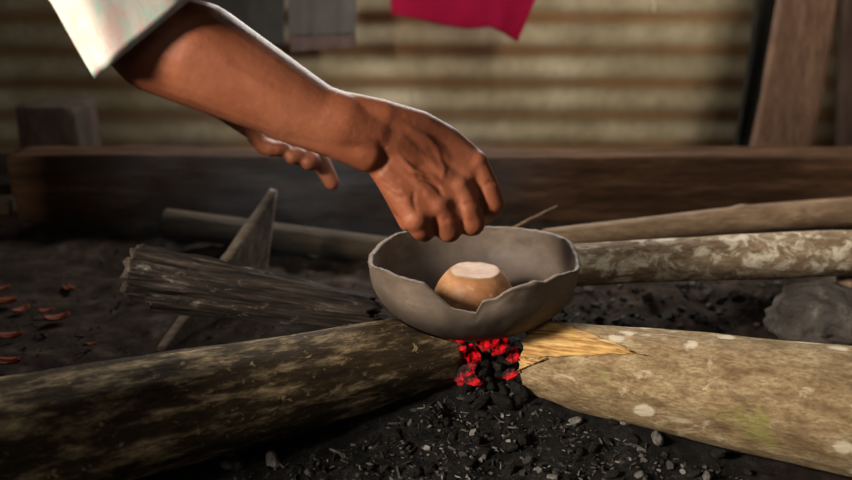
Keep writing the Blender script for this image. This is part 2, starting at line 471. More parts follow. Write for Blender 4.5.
# ------------------------------------------------------------------ lumps: rock, embers, charcoal
def lump(bm, c, s, seed, rough=.35, sub=3, freq=1.6, facet=0.0, rot=None):
    r = bmesh.ops.create_icosphere(bm, subdivisions=sub, radius=1.0)
    for v in r['verts']:
        p = v.co.copy()
        k = 1 + rough * fr(p.x * freq, p.y * freq, p.z * freq, seed, 5)
        if facet: k = k * (1 - facet) + facet * (.75 + .45 * abs(nz(p.x * 1.3, p.y * 1.3, p.z * 1.3, seed)))
        q = Vector((p.x * s[0], p.y * s[1], p.z * s[2])) * k
        if rot: q = rot @ q
        v.co = q + Vector(c)
n = N('ashy_rock')
a1 = n.noise(11, 8, (1, 1, 1), .7); a2 = n.noise(50, 8, (1, 1, 1), .75)
m_rock = n.out(n.mix(n.ramp(a2, [(.55, 0), (.75, .8)]), n.ramp(a1, [(.3, (.035, .03, .027)), (.55, (.085, .075, .068)), (.75, (.17, .155, .14))]), (.27, .25, .23)), .9, n.math('ADD', a1, a2), 1.0, .012, .1)
bm = bmesh.new()
lump(bm, (0, 0, 0), (.074, .052, .044), 12, .20, 5, 2.0)
rp = PY(822, 326, 1.03)
tag(obj('rock', bm, m_rock, None, True, Matrix.Translation(Vector((rp.x, rp.y, floor_h(rp.x, rp.y) + .028)))), 'rounded grey ash-dusted rock behind the pale log at the right edge', 'rock')

def m_glow(name, s):
    n = N(name)
    a = n.noise(60, 5, (1, 1, 1), .6)
    e = n.ramp(a, [(.48, (0.0, 0, 0)), (.56, (.25, .002, .004)), (.66, (.85, .008, .014)), (.80, (1.0, .10, .10))])
    n.lk(e, n.b.inputs['Emission Color']); n.b.inputs['Emission Strength'].default_value = s
    return n.out(n.ramp(a, [(.35, (.012, .010, .010)), (.5, (.03, .02, .02))]), .9, a, .6, .004, .1)
m_ember = m_glow('glowing_charcoal', 1.1)
n = N('charcoal')
a1 = n.noise(60, 6, (1, 3, 3), .7)
m_coal = n.out(n.ramp(a1, [(.35, (.006, .006, .006)), (.6, (.018, .017, .016)), (.8, (.10, .096, .09))]), .95, a1, 1.0, .004, .1)
m_ashlump = n = N('white_ash'); a1 = n.noise(80, 6)
m_ashlump = n.out(n.ramp(a1, [(.35, (.04, .038, .036)), (.6, (.13, .122, .115)), (.8, (.30, .285, .27))]), .95, a1, .9, .003, .1)
def rrot(): return Matrix.Rotation(random.uniform(0, 6.28), 3, 'Z') @ Matrix.Rotation(random.uniform(-.8, .8), 3, 'X') @ Matrix.Rotation(random.uniform(-.8, .8), 3, 'Y')
EMB = [(456, 338, .93, .011), (460, 348, .925, .009), (466, 374, .92, .012), (473, 380, .915, .009), (484, 343, .93, .010), (492, 340, .93, .011), (500, 347, .935, .010), (510, 374, .93, .008), (514, 355, .95, .010), (472, 355, .95, .012)]
for i, (px, py, d, r) in enumerate(EMB):
    bm = bmesh.new(); c = V(px, py, d)
    lump(bm, (0, 0, 0), (r * 1.3, r * .75, r * .8), i * 3.3, .7, 3, 1.9, .5, rrot())
    tag(obj('ember', bm, m_ember, None, False, Matrix.Translation(c)), 'red glowing ember in the fire under the bowl', 'ember', 'embers under the bowl')
le = bpy.data.lights.new('ember_glow', 'POINT'); le.energy = .006; le.color = (1, .10, .03); le.shadow_soft_size = .03
lo = bpy.data.objects.new('ember_glow', le); COL.objects.link(lo); lo.location = V(484, 352, .915)
for i in range(26):                                             # dark coals and ash clinging round the embers
    px = random.uniform(448, 532); py = random.uniform(352, 402); d = .925 + random.uniform(-.01, .03) - (py - 360) * .0006
    c = V(px, py, d); r = random.uniform(.006, .011)
    bm = bmesh.new(); lump(bm, (0, 0, 0), (r * 1.6, r * .8, r * .8), i * 2.7 + 60, .3, 3, 1.5, .5, rrot())
    c.z = max(c.z, floor_h(c.x, c.y) + r * .3)
    if c.z > floor_h(c.x, c.y) + .014: c.z = floor_h(c.x, c.y) + .008
    tag(obj('charcoal_lump', bm, m_coal, None, False, Matrix.Translation(c)), 'black burnt-out coal lying against the glowing embers', 'charcoal', 'dead coals around the embers')
def on_floor(px, py):
    d = .5
    for _ in range(40):
        p = V(px, py, d); d += (p.z - floor_h(p.x, p.y)) * 1.2
    return V(px, py, d)
k = 0
while k < 46:
    px = random.uniform(190, 760); py = random.uniform(400, 478)
    if py < 402 + abs(px - 480) * .14: continue
    c = on_floor(px, py); r = random.uniform(.004, .009)
    bm = bmesh.new(); lump(bm, (0, 0, 0), (r * random.uniform(1, 2), r * .8, r * .75), k * 1.9 + 200, .3, 3, 1.5, .6, rrot())
    c.z = floor_h(c.x, c.y) + r * .3
    pale = random.random() < .22
    tag(obj('ash_lump' if pale else 'charcoal_lump', bm, m_ashlump if pale else m_coal, None, False, Matrix.Translation(c)),
        'pale ash lump in the dark foreground fireplace litter' if pale else 'black charcoal lump in the dark foreground fireplace litter', 'ash' if pale else 'charcoal',
        'ash lumps in the foreground' if pale else 'charcoal lumps in the foreground'); k += 1

# loose ash flakes and chips: one uncountable spread
bm = bmesh.new(); lay = bm.loops.layers.float_color.new('tone')
def chip(c, l, w, t, tone):
    R = Matrix.Rotation(random.uniform(0, 6.28), 3, 'Z') @ Matrix.Rotation(random.gauss(0, .45), 3, 'X') @ Matrix.Rotation(random.gauss(0, .45), 3, 'Y')
    vs = []
    for z in (-t, t):
        for q in range(5):
            a = q * 1.2566 + random.uniform(-.4, .4)
            vs.append(bm.verts.new(c + R @ Vector((l * math.cos(a), w * math.sin(a), z))))
    fs = [bm.faces.new(vs[:5][::-1]), bm.faces.new(vs[5:])]
    for q in range(5): fs.append(bm.faces.new((vs[q], vs[(q + 1) % 5], vs[5 + (q + 1) % 5], vs[5 + q])))
    for f in fs:
        for lp in f.loops: lp[lay] = (tone, tone * .94, tone * .88, 1)
for i in range(9000):
    if i < 6500:
        x = random.gauss(.05, .20); y = random.gauss(.76, .11)
    else:
        x = random.uniform(-.6, .75); y = random.uniform(.6, 1.35)
    if y < .45: continue
    if any(abs((x - ax) * (by - ay) - (y - ay) * (bx - ax)) / math.hypot(bx - ax, by - ay) < .055 and t0 < (x - ax) * (bx - ax) + (y - ay) * (by - ay) < t1 * ((bx - ax) ** 2 + (by - ay) ** 2)
           for ax, ay, bx, by, t0, t1 in ((-.56, .575, .022, .868, -1, 1.02), (.125, .855, .425, .729, 0, 9))): continue
    s = random.lognormvariate(math.log(.0013), .55); s = min(s, .005)
    near = math.exp(-((x - .05) / .28) ** 2 - ((y - .75) / .17) ** 2)
    tone = random.choice([.006, .01, .016, .03, .05]) + (random.random() ** 5) * .24 * near
    thin = random.random() < .35
    chip(Vector((x, y, floor_h(x, y) + s * .35)), s * (2.2 if thin else 1.2), s * (.35 if thin else .8), s * .25, tone)
for i in range(700):
    x = random.uniform(.12, .75); y = random.uniform(.90, 1.22)
    if math.hypot((x - rp.x) / .08, (y - rp.y) / .065) < 1.05 or math.hypot(x - BC.x, y - BC.y) < .14: continue
    s = min(random.lognormvariate(math.log(.0036), .5), .009)
    chip(Vector((x, y, floor_h(x, y) + s * .3)), s * 1.2, s, s * .55, random.choice([.02, .03, .045, .07]))
n = N('ash_flakes'); at = n.t.nodes.new('ShaderNodeAttribute'); at.attribute_name = 'tone'
m_flake = n.out(at.outputs['Color'], .95, None, spec=.1)
tag(obj('ash_flakes', bm, m_flake, None, False), 'loose grey ash flakes and charcoal crumbs strewn over the fireplace floor', 'ash', None, 'stuff')

# ------------------------------------------------------------------ small wood
def tube(bm, pts, radii, n=10):
    rows = []
    for i, p in enumerate(pts):
        t = (pts[min(i + 1, len(pts) - 1)] - pts[max(i - 1, 0)]).normalized()
        s = t.cross(Vector((.13, .9, .4))).normalized(); u = t.cross(s)
        rows.append([bm.verts.new(p + (s * math.cos(2 * math.pi * j / n) + u * math.sin(2 * math.pi * j / n)) * radii[i]) for j in range(n)])
    grid_faces(bm, rows, True); bm.faces.new(rows[0]); bm.faces.new(rows[-1])
bm = bmesh.new(); a_ = V(505, 232, 1.15); b_ = V(557, 206, 1.17)
pts = [a_.lerp(b_, i / 12) + Vector((0, 0, .0015 * nz(i * .6, 0, 0))) for i in range(-2, 13)]
tube(bm, pts, [.0026 - .0011 * i / 14 for i in range(15)])
tag(obj('twig', bm, m_pole), 'thin twig sticking up behind the right rim of the bowl', 'twig')

def block(name, corners_bottom, z0, z1, m, seed, jit=.004, taper=(1, 1), lean=(0, 0), seg=14):
    """upright timber with slightly worn faces from four floor corners"""
    bm = bmesh.new(); c = sum((Vector((*q, 0)) for q in corners_bottom), Vector()) / 4; rows = []
    ring = []
    for k in range(4):
        A = Vector((*corners_bottom[k], 0)); B = Vector((*corners_bottom[(k + 1) % 4], 0))
        for q in (.04, .2, .35, .5, .65, .8, .96): ring.append(A.lerp(B, q))
    for i in range(seg + 1):
        u = i / seg; row = []
        for p in ring:
            s = 1 + (taper[0] - 1) * u; s2 = 1 + (taper[1] - 1) * u
            q = Vector((c.x + (p.x - c.x) * s + lean[0] * u, c.y + (p.y - c.y) * s2 + lean[1] * u, z0 + (z1 - z0) * u))
            e = fr(q.x * 14, q.y * 14, q.z * 5, seed)
            q.x += jit * e; q.y += jit * fr(q.x * 14, q.y * 14, q.z * 5, seed + 8)
            if i == seg: q.z += jit * 1.5 * fr(q.x * 20, q.y * 20, 0, seed)
            row.append(bm.verts.new(q))
        rows.append(row)
    grid_faces(bm, rows, True)
    for R in (0, -1):
        cc = sum((v.co for v in rows[R]), Vector()) / len(ring)
        inner = [bm.verts.new(cc.lerp(v.co, .92) + Vector((0, 0, .003 if R else 0))) for v in rows[R]]
        grid_faces(bm, [rows[R], inner], True); bm.faces.new(inner)
    return obj(name, bm, m)
m_beam = wood('dark_old_timber', (.020, .011, .006), (.058, .031, .018), (.12, .070, .040), (.6, 5, 5), 7, .9, .9, spec=.05)
m_plank = wood('reddish_brown_plank', (.055, .029, .018), (.115, .063, .039), (.17, .10, .065), (7, 5, .8), 4, .85, .4)
m_plank2 = wood('dark_brown_plank', (.035, .022, .016), (.075, .047, .034), (.12, .08, .06), (7, 5, .8), 4, .85, .4)
m_stump = wood('dark_stump_wood', (.018, .012, .009), (.042, .028, .021), (.075, .052, .040), (5, 5, 1), 6, .9, .5)
m_blk = wood('support_block_wood', (.08, .05, .033), (.16, .105, .07), (.25, .18, .125), (4, 4, 1), 10, .9, .5)
# support under the far end of the lichen log
sp = V(846, 286, 1.19)
zt = V(846, 276, 1.19).z
block('wooden_block', [(sp.x - .022, sp.y - .03), (sp.x + .06, sp.y - .03), (sp.x + .06, sp.y + .03), (sp.x - .022, sp.y + .03)], -.01, zt, m_blk, 3)
tag(bpy.context.scene.objects['wooden_block'], 'brown wooden block propping up the lichen-covered log at the right edge', 'block')

# long beam
bm = bmesh.new(); rows = []
x0 = V(10, 190, 1.50).x; x1 = 1.30
ring0 = []
prof_b = [(1.462, .03), (1.455, .09), (1.455, .150), (1.458, .158), (1.50, .161), (1.535, .160), (1.542, .152), (1.542, .03)]
pd = []
for k in range(len(prof_b)):
    A = Vector(prof_b[k]); B = Vector(prof_b[(k + 1) % len(prof_b)])
    for q in range(5): pd.append(A.lerp(B, q / 5))
for i in range(121):
    u = i / 120; x = x0 + (x1 - x0) * u; row = []
    for p in pd:
        xx = x + (.03 * (.155 - p.y) / .155 * 0 + .004 * fr(p.x * 30, p.y * 30, 0) if i in (0, 120) else 0)
        e = .0035 * fr(x * 4, p.x * 18, p.y * 18, 4) + .002 * fr(x * 10, p.x * 60, p.y * 60, 9)
        sag = -.004 * math.sin(u * math.pi) 
        row.append(bm.verts.new((xx, p.x + e, p.y + e * .8 + sag)))
    rows.append(row)
grid_faces(bm, rows, True); bm.faces.new(rows[0]); bm.faces.new(rows[-1])
tag(obj('wooden_beam', bm, m_beam, None, True), 'long dark timber beam lying across the back in front of the metal wall', 'beam')
# short post behind its left end
lx0 = V(36, 130, 1.70).x; lx1 = V(90, 130, 1.70).x
ztop = V(50, 102, 1.68).z
tag(block('wooden_post', [(lx0, 1.60), (lx1 + .006, 1.60), (lx1 + .006, 1.72), (lx0, 1.72)], .0, ztop, m_stump, 14, .005, (.96, 1)), 'short dark square post standing behind the left end of the beam', 'post')
# boards leaning on the wall at the right
def lean_board(ax, ay, tx, ty, zt, w, th, m, seed, label, zb=.02):
    bm = bmesh.new(); rows = []
    for i in range(41):
        u = i / 40; row = []
        bx = ax + (tx - ax) * u; by = ay + (ty - ay) * u; z = zb + (zt - zb) * u
        for j in range(13):
            s = j / 12
            e = .003 * fr(s * 2, z * 3, 0, seed)
            row.append((Vector((bx + w * s + (.004 * fr(z * 6, s, 3, seed) if j in (0, 12) else 0), by + e, z)), Vector((0, -1, 0))))
        rows.append(row)
    shell(bm, rows, th)
    return tag(obj('plank', bm, m, None, True), label, 'plank')
def PYp(px, py, y): return PY(px, py, y)
def lean2(pa, pb, w, th, m, seed, label, top=1.0):
    k0 = (.02 - pa.z) / (pb.z - pa.z); k1 = (top - pa.z) / (pb.z - pa.z)
    a = pa.lerp(pb, k0); b = pa.lerp(pb, k1)
    return lean_board(a.x, a.y, b.x, b.y, top, w, th, m, seed, label)
lean2(PY(753, 148, 1.70), PY(779, 0, 1.775), .118, .026, m_plank, 4, 'wide reddish-brown plank leaning on the metal wall at the right')
lean2(PY(836, 148, 1.90), PY(842, 0, 1.92), .20, .022, m_plank2, 8, 'darker plank leaning at the far right, beyond the wide reddish-brown plank')
nd = wood('gap_shade', (.012, .012, .009), (.030, .029, .021), (.055, .05, .036), (4, 4, 1), 6, .9, .4)
lean2(PY(741, 110, 1.955), PY(757, 0, 1.965), .042, .022, nd, 24, 'narrow dark strip standing in for the shadowed gap at the metal wall, just left of the leaning planks')  # shadow of the gap beside the planks, put in as a thin dark board
# dry orange leaves on the earth at the left
n = N('dry_orange_leaf'); a1 = n.noise(40, 4)
m_leaf = n.out(n.ramp(a1, [(.3, (.10, .022, .010)), (.6, (.24, .055, .022)), (.8, (.32, .11, .05))]), .7, a1, .4, .002)
LEAF = [(3, 292, 14, .5), (6, 306, 24, .1), (22, 314, 18, 1.0), (47, 315, 15, .3), (58, 323, 24, .5), (11, 341, 24, .25), (9, 367, 26, 0), (92, 348, 10, .2), (70, 292, 16, 2.6)]
for i, (px, py, w, an) in enumerate(LEAF):
    c = on_floor(px, py); d = proj(c)[2]; L = w / F * d * .5; bm = bmesh.new(); rows = []
    for k in range(13):
        s = -1 + k / 6; wd = L * .48 * math.sqrt(max(.01, 1 - s * s * .97)); row = []
        for j in range(7):
            t = -1 + j / 3
            p = Vector((s * L, t * wd, .30 * L * abs(t) ** 1.5 + .25 * L * s * s + .004))
            row.append((Matrix.Rotation(an, 3, 'Z') @ p, Vector((0, 0, 1))))
        rows.append(row)
    shell(bm, rows, .001)
    tag(obj('dry_leaf', bm, m_leaf, None, True, Matrix.Translation(c)), 'curled orange-brown dry leaf on the dark earth at the left edge', 'leaf', 'dry leaves on the ground')

# ------------------------------------------------------------------ washing on a line in front of the wall
def cloth_mat(name, c, c2):
    n = N(name); a = n.noise(14, 5); w = n.noise(300, 2)
    return n.out(n.ramp(a, [(.3, c), (.7, c2)]), .9, w, .2, .001, .1)
LZ = PY(426, -62).z
bm = bmesh.new(); tube(bm, [Vector((-1.6 + i * .1, LY, LZ + .001 * math.sin(i))) for i in range(31)], [.003] * 31, 8)
tag(obj('clothes_line', bm, cloth_mat('cord', (.25, .22, .18), (.35, .31, .25))), 'thin cord stretched along the metal wall with cloths over it', 'cord')
def hang(name, m, bot, xl, xr, folds, seed, label, part=None, parent=None, top=None):
    bm = bmesh.new(); rows = []
    def along(pl, u):
        x = u * (len(pl) - 1); i = min(int(x), len(pl) - 2); f = x - i
        return pl[i][0] + (pl[i + 1][0] - pl[i][0]) * f, pl[i][1] + (pl[i + 1][1] - pl[i][1]) * f
    NU = 60
    for k in range(31):
        v = k / 30; row = []
        for j in range(NU + 1):
            u = j / NU
            b = PY(*along(bot, u))
            t = PY(*along(top, u)) if top else Vector((PY(xl + (xr - xl) * u, -62).x, LY, LZ + .0035))
            p = t.lerp(b, v)
            p.y += (.35 + .65 * v) * folds * (math.sin(u * 11 + seed) * .6 + math.sin(u * 23 + seed * 2 + v) * .35) - .004
            row.append((p, Vector((0, -1, 0))))
        rows.append(row)
    shell(bm, rows, .003)
    o = obj(name, bm, m, parent)
    return tag(o, label, None if parent else 'cloth')
m_mag = cloth_mat('magenta_cotton', (.34, .006, .042), (.46, .012, .068))
hang('hanging_cloth', m_mag, [(391, 14), (418, 19), (445, 25), (470, 29), (490, 27), (503, 33), (517, 42)], 388, 562, .010, .6, 'bright magenta cloth hanging from the line at the top')
m_gry = cloth_mat('grey_cotton', (.105, .098, .098), (.145, .135, .135))
g = hang('hanging_cloth', m_gry, [(289, 36), (310, 36), (335, 35), (356, 34)], 287, 358, .008, 2.1, 'mid-grey cloth with a mauve hem hanging from the line, right of the dark one')
m_hem = cloth_mat('mauve_hem', (.12, .085, .085), (.16, .115, .112))
h = hang('hem', m_hem, [(291, 52), (310, 50), (335, 48), (357, 47)], 0, 0, .008, 2.1, 'mauve hem band', None, g, [(289, 36), (310, 36), (335, 35), (356, 34)])
m_dk = cloth_mat('dark_grey_cotton', (.045, .045, .045), (.068, .068, .066))
hang('hanging_cloth', m_dk, [(196, 36), (225, 38), (255, 44), (284, 46)], 200, 286, .008, 4.0, 'dark grey cloth hanging from the line behind the arm')
bm = bmesh.new(); tube(bm, [PY(654 + .4 * math.sin(i), -64 + i * 6, LY - .004) for i in range(14)], [.0022] * 14, 8)
tag(obj('string', bm, cloth_mat('pale_string', (.5, .45, .33), (.6, .55, .42))), 'short pale string dangling from the line, right of the magenta cloth', 'string')

# ------------------------------------------------------------------ the person
class Body:
    def __init__(s): s.bm = bmesh.new()
    def sph(s, c, r, sub=2):
        return bmesh.ops.create_icosphere(s.bm, subdivisions=sub, radius=r, matrix=Matrix.Translation(c))['verts']
    def hull(s, *balls):
        b2 = bmesh.new()
        for c, r in balls: bmesh.ops.create_icosphere(b2, subdivisions=3, radius=r, matrix=Matrix.Translation(c))
        h = bmesh.ops.convex_hull(b2, input=b2.verts[:])
        dead = list({g for g in h['geom_interior'] + h['geom_unused'] if isinstance(g, bmesh.types.BMVert)})
        bmesh.ops.delete(b2, geom=dead, context='VERTS')
        me = bpy.data.meshes.new('t'); b2.to_mesh(me); b2.free(); s.bm.from_mesh(me); bpy.data.meshes.remove(me)
    def chain(s, pts):
        for a, b in zip(pts[:-1], pts[1:]): s.hull(a, b)
    def px(s, *pts):
        """chain of (px, py, depth, radius in px)"""
        s.chain([(V(x, y, d), r * d / F) for x, y, d, r in pts])
    def build(s, name, m, voxel, smooth, parent, sculpt=None):
        me = bpy.data.meshes.new(name); bmesh.ops.recalc_face_normals(s.bm, faces=s.bm.faces[:]); s.bm.to_mesh(me); s.bm.free()
        o = bpy.data.objects.new(name, me); COL.objects.link(o)
        r = o.modifiers.new('r', 'REMESH'); r.mode = 'VOXEL'; r.voxel_size = voxel; r.use_smooth_shade = True
        q = o.modifiers.new('s', 'SMOOTH'); q.factor = .5; q.iterations = smooth
        dg = bpy.context.evaluated_depsgraph_get(); dg.update()
        m2 = bpy.data.meshes.new_from_object(o.evaluated_get(dg)); m2.name = name
        o.modifiers.clear(); o.data = m2; bpy.data.meshes.remove(me)
        if sculpt: sculpt(m2)
        m2.polygons.foreach_set('use_smooth', [True] * len(m2.polygons))
        m2.materials.clear(); m2.materials.append(m)
        o.parent = parent; o.matrix_parent_inverse = parent.matrix_world.inverted()
        return o
n = N('brown_skin')
a1 = n.noise(14, 5, (1, 1, 1), .55); a2 = n.noise(170, 4, (1, 1, 1), .6)
col = n.ramp(a1, [(.3, (.150, .044, .020)), (.5, (.215, .066, .030)), (.72, (.285, .100, .050))])
m_skin = n.out(col, .55, n.math('ADD', a2, n.math('MULTIPLY', n.noise(60, 4), .9)), .27, .0018, .3)
b = n.b; b.inputs['Subsurface Weight'].default_value = .12; b.inputs['Subsurface Radius'].default_value = (.008, .003, .0015); b.inputs['Subsurface Scale'].default_value = 1.0

person = empty('person', (-.74, .80, 0))
tag(person, 'person at the left reaching over the bowl, pale pastel short-sleeved shirt', 'person')
B_ = Body()
RS = Vector((-.43, .72, .68)); LS = Vector((-.50, 1.07, .68)); EL = V(132, 22, .775)
# right arm
B_.chain([(RS, .052), (RS.lerp(EL, .5), .046), (EL, .043)])
B_.px((132, 22, .775, 44), (158, 43, .782, 50), (198, 55, .785, 53), (240, 77, .790, 46), (292, 104.5, .796, 37.5), (318, 117, .799, 32.5), (343, 124, .801, 31), (374, 136, .806, 24))
B_.px((325, 116, .799, 27), (352, 116, .803, 23), (383, 119, .806, 19.5))
for dx, dy in ((4.5, -11), (-4.5, 11)):                        # the two forearm bones toward the wrist
    B_.px((238, 80, .790, 40), (298 + dx * .8, 111.5 + dy * .8, .797, 25), (341 + dx, 126 + dy * 1.05, .801, 21.5), (375 + dx * 1.4, 136 + dy * 1.5, .806, 20))
B_.px((330, 136, .800, 16), (350, 146, .800, 17), (363, 152, .801, 16), (370, 156, .804, 13.5))              # ulna head
B_.px((372, 137, .806, 22), (392, 142, .809, 19), (414, 162, .818, 15.5))
B_.px((390, 126, .809, 19), (416, 140, .817, 17), (446, 163, .830, 14))
MC = {'index': (475, 163, .838), 'middle': (457, 187, .828), 'ring': (438, 206, .820), 'little': (416, 219, .815)}
WR = {'index': (394, 122, .818), 'middle': (389, 132, .814), 'ring': (384, 146, .812), 'little': (380, 160, .814)}
for k in MC:
    B_.px((*WR[k], 17), (*MC[k], 13)); B_.sph(V(*MC[k]) - FWD * .0012, .0142)
B_.hull(*[(V(*WR[k]) + FWD * .001, .0155) for k in MC], *[(V(*MC[k]) + FWD * .0015, .0128) for k in MC])
B_.hull(*[(V(WR[k][0], WR[k][1], WR[k][2] + .02), .014) for k in MC], *[(V(MC[k][0] - 8, MC[k][1] + 3, MC[k][2] + .022), .010) for k in MC])
B_.px((384, 166, .822, 16), (402, 201, .826, 14))               # heel of the hand, little-finger side
B_.px((383, 119, .806, 19), (420, 127, .820, 16.5), (448, 141, .832, 15), (470, 157, .840, 12.5))  # index-side ridge of the back
FI = {'index': [(475, 163, .838, 13.5), (487, 189, .840, 13), (492, 204, .843, 13), (486, 214, .872, 10), (474, 219, .89, 8.5)],
      'middle': [(457, 187, .828, 14), (467, 210, .828, 14), (472, 223, .832, 13.5), (469, 226, .862, 10), (462, 222, .88, 9)],
      'ring': [(438, 206, .820, 13.5), (446, 222, .823, 13), (449, 230, .828, 13), (448, 229, .856, 10), (446, 222, .875, 9)],
      'little': [(416, 219, .815, 12.5), (421, 229, .820, 11.5), (424, 231, .825, 11.5), (427, 228, .85, 9.5), (434, 224, .87, 8)]}
for k in FI: B_.px(*FI[k])
B_.px((408, 132, .835, 15), (438, 166, .868, 14), (458, 198, .89, 11.5), (462, 212, .895, 10.5), (460, 221, .89, 9))   # thumb behind
# left arm and hand
LE = V(100, 10, 1.20); LWR = V(262, 126, 1.17)
B_.chain([(LS, .052), (LS.lerp(LE, .5), .046), (LE, .042), (LE.lerp(LWR, .3), .042), (LE.lerp(LWR, .7), .030), (LWR, .026)])
B_.hull((V(262, 126, 1.17), .026), (V(312, 150, 1.15), .015), (V(298, 140, 1.20), .015), (V(290, 150, 1.14), .014))
B_.hull((V(262, 126, 1.17), .020), (V(275, 145, 1.13), .014), (V(290, 148, 1.13), .012))
B_.px((310, 148, 1.15, 12), (322, 164, 1.15, 9.5), (329, 177, 1.15, 8.5), (332, 183, 1.15, 7.5))
B_.px((303, 150, 1.14, 11), (312, 161, 1.125, 9), (309, 163, 1.12, 8))
B_.px((292, 149, 1.135, 10.5), (298, 156, 1.12, 9), (293, 157, 1.115, 8))
B_.px((280, 145, 1.13, 10), (282, 149, 1.115, 8.5), (278, 149, 1.11, 7.5))
B_.px((258, 134, 1.15, 12), (264, 146, 1.125, 9), (272, 149, 1.11, 8))
# trunk, legs, head (outside the frame)
def yb(c, dy, r): return [(Vector((c[0], c[1] - dy, c[2])), r), (Vector((c[0], c[1] + dy, c[2])), r)]
B_.hull(*yb((-.87, .82, .27), .07, .105), *yb((-.72, .86, .46), .065, .095))
B_.hull(*yb((-.72, .86, .46), .065, .095), *yb((-.56, .89, .63), .09, .10))
B_.chain([(RS, .055), (Vector((-.49, .89, .71)), .062), (LS, .055)])
B_.hull(*yb((-.56, .89, .63), .09, .095), (RS, .04), (LS, .04))
B_.chain([(Vector((-.49, .89, .71)), .056), (Vector((-.43, .895, .81)), .052)])
HC = Vector((-.405, .90, .905))
B_.hull((HC + Vector((-.025, 0, .012)), .085), (HC + Vector((.02, 0, .0)), .075), (HC + Vector((.055, 0, -.072)), .042))
B_.hull((HC + Vector((.085, 0, .01)), .009), (HC + Vector((.112, 0, -.034)), .013)); B_.hull((HC + Vector((.10, -.014, -.036)), .008), (HC + Vector((.10, .014, -.036)), .008))
B_.hull((HC + Vector((.086, -.03, .018)), .010), (HC + Vector((.086, .03, .018)), .010))
B_.hull((HC + Vector((.090, -.018, -.064)), .007), (HC + Vector((.090, .018, -.064)), .007)); B_.hull((HC + Vector((.086, -.015, -.076)), .008), (HC + Vector((.086, .015, -.076)), .008))
for s in (-1, 1):
    B_.hull((HC + Vector((-.01, s * .083, .012)), .013), (HC + Vector((.0, s * .082, -.022)), .010))
LEGS = [[(-.87, .74, .24), (-.62, .425, .405), (-.71, .43, .085), (-.70, .43, .045), (-.60, .38, .03)],
        [(-.87, .91, .26), (-.74, 1.22, .45), (-.83, 1.14, .085), (-.82, 1.14, .045), (-.72, 1.22, .03)]]
for h_, k_, an_, he_, to_ in LEGS:
    h_, k_, an_, he_, to_ = map(Vector, (h_, k_, an_, he_, to_))
    B_.chain([(h_, .088), (h_.lerp(k_, .5), .075), (k_, .056)]); B_.chain([(k_, .055), (k_.lerp(an_, .35), .055), (an_, .036)])
    B_.hull((an_, .034), (he_, .036), (to_.lerp(he_, .25), .030)); side = (to_ - he_).cross(Vector((0, 0, 1))).normalized() * .024
    for q in range(5): B_.hull((he_.lerp(to_, .6) + side * (q - 2) * .5, .020), (he_.lerp(to_, 1.12 - .05 * q) + side * (q - 2) * .55, .0095 if q else .013))

def seg_dist(px, py, pl):
    best = 1e9; bs = 0; n = len(pl) - 1
    for i in range(n):
        (x0, y0), (x1, y1) = pl[i], pl[i + 1]
        dx, dy = x1 - x0, y1 - y0; t = max(0, min(1, ((px - x0) * dx + (py - y0) * dy) / (dx * dx + dy * dy + 1e-9)))
        q = math.hypot(px - x0 - t * dx, py - y0 - t * dy)
        if q < best: best = q; bs = (i + t) / n
    return best, min(1, 5 * min(bs, 1 - bs) + .05)
MARKS = [  # (line on the back of hand / forearm, half width px, height m)
    ([(397, 160), (405, 167), (412, 175), (420, 178), (430, 181), (438, 187), (443, 197)], 1.7, -.0026),
    ([(395, 156), (405, 163), (413, 171), (423, 174), (432, 177), (441, 184)], 2.6, .0019),
    ([(440, 184), (444, 168), (436, 148), (424, 132)], 2.6, .0010),
    ([(402, 124), (430, 142), (470, 159)], 3.2, .0012), ([(398, 132), (425, 158), (452, 182)], 3.2, .0013), ([(392, 145), (412, 176), (434, 202)], 3, .0009),
    ([(425, 146), (445, 162), (466, 176)], 3.4, -.0008), ([(412, 158), (428, 178), (446, 198)], 3.4, -.0006),
    ([(374, 138), (383, 148), (386, 160), (381, 170), (372, 176)], 3.4, -.0018),
    ([(380, 178), (392, 188), (402, 191)], 1.5, -.0017), ([(383, 186), (396, 196), (406, 199)], 1.5, -.0016), ([(382, 170), (392, 179), (400, 182)], 1.5, -.0016),
    ([(392, 194), (404, 206)], 1.5, -.0009), ([(414, 190), (413, 202), (417, 212)], 1.6, -.0014), ([(422, 186), (424, 196)], 1.4, -.0007),
    ([(458, 199), (462, 214), (463, 228)], 2.2, -.0022), ([(478, 182), (483, 200), (485, 214)], 2.4, -.0022), ([(435, 216), (437, 226), (437, 236)], 2.2, -.0020),
    ([(462, 206), (470, 203), (478, 206)], 2.0, -.0010), ([(442, 220), (450, 218), (458, 220)], 2.0, -.0010), ([(484, 186), (490, 182), (496, 184)], 2.0, -.0010),
    ([(466, 222), (472, 220), (479, 222)], 1.2, -.0006), ([(444, 229), (450, 227), (456, 229)], 1.2, -.0006),
    ([(240, 74), (290, 97), (340, 114), (375, 124)], 5, .0008), ([(210, 50), (250, 82), (300, 116)], 6, .0008),
]
def sculpt(me):
    for v in me.vertices:
        p = v.co; d = (p - CAM).dot(FWD)
        if d > .95 or p.x < -.35: continue
        x, y, d = proj(p)
        if not (180 < x < 510 and 20 < y < 245): continue
        nn = v.normal; f = -nn.dot((p - CAM).normalized())
        if f < .05: continue
        k = 0
        for pl, w, h in MARKS:
            if abs(x - pl[0][0]) > 140: continue
            q, e = seg_dist(x, y, pl)
            if q < w * 2.5: k += h * e * math.exp(-(q / w) ** 2)
        if k: v.co = p + nn * k * min(1, f * 2)
B_.build('body', m_skin, .0022, 6, person, sculpt)

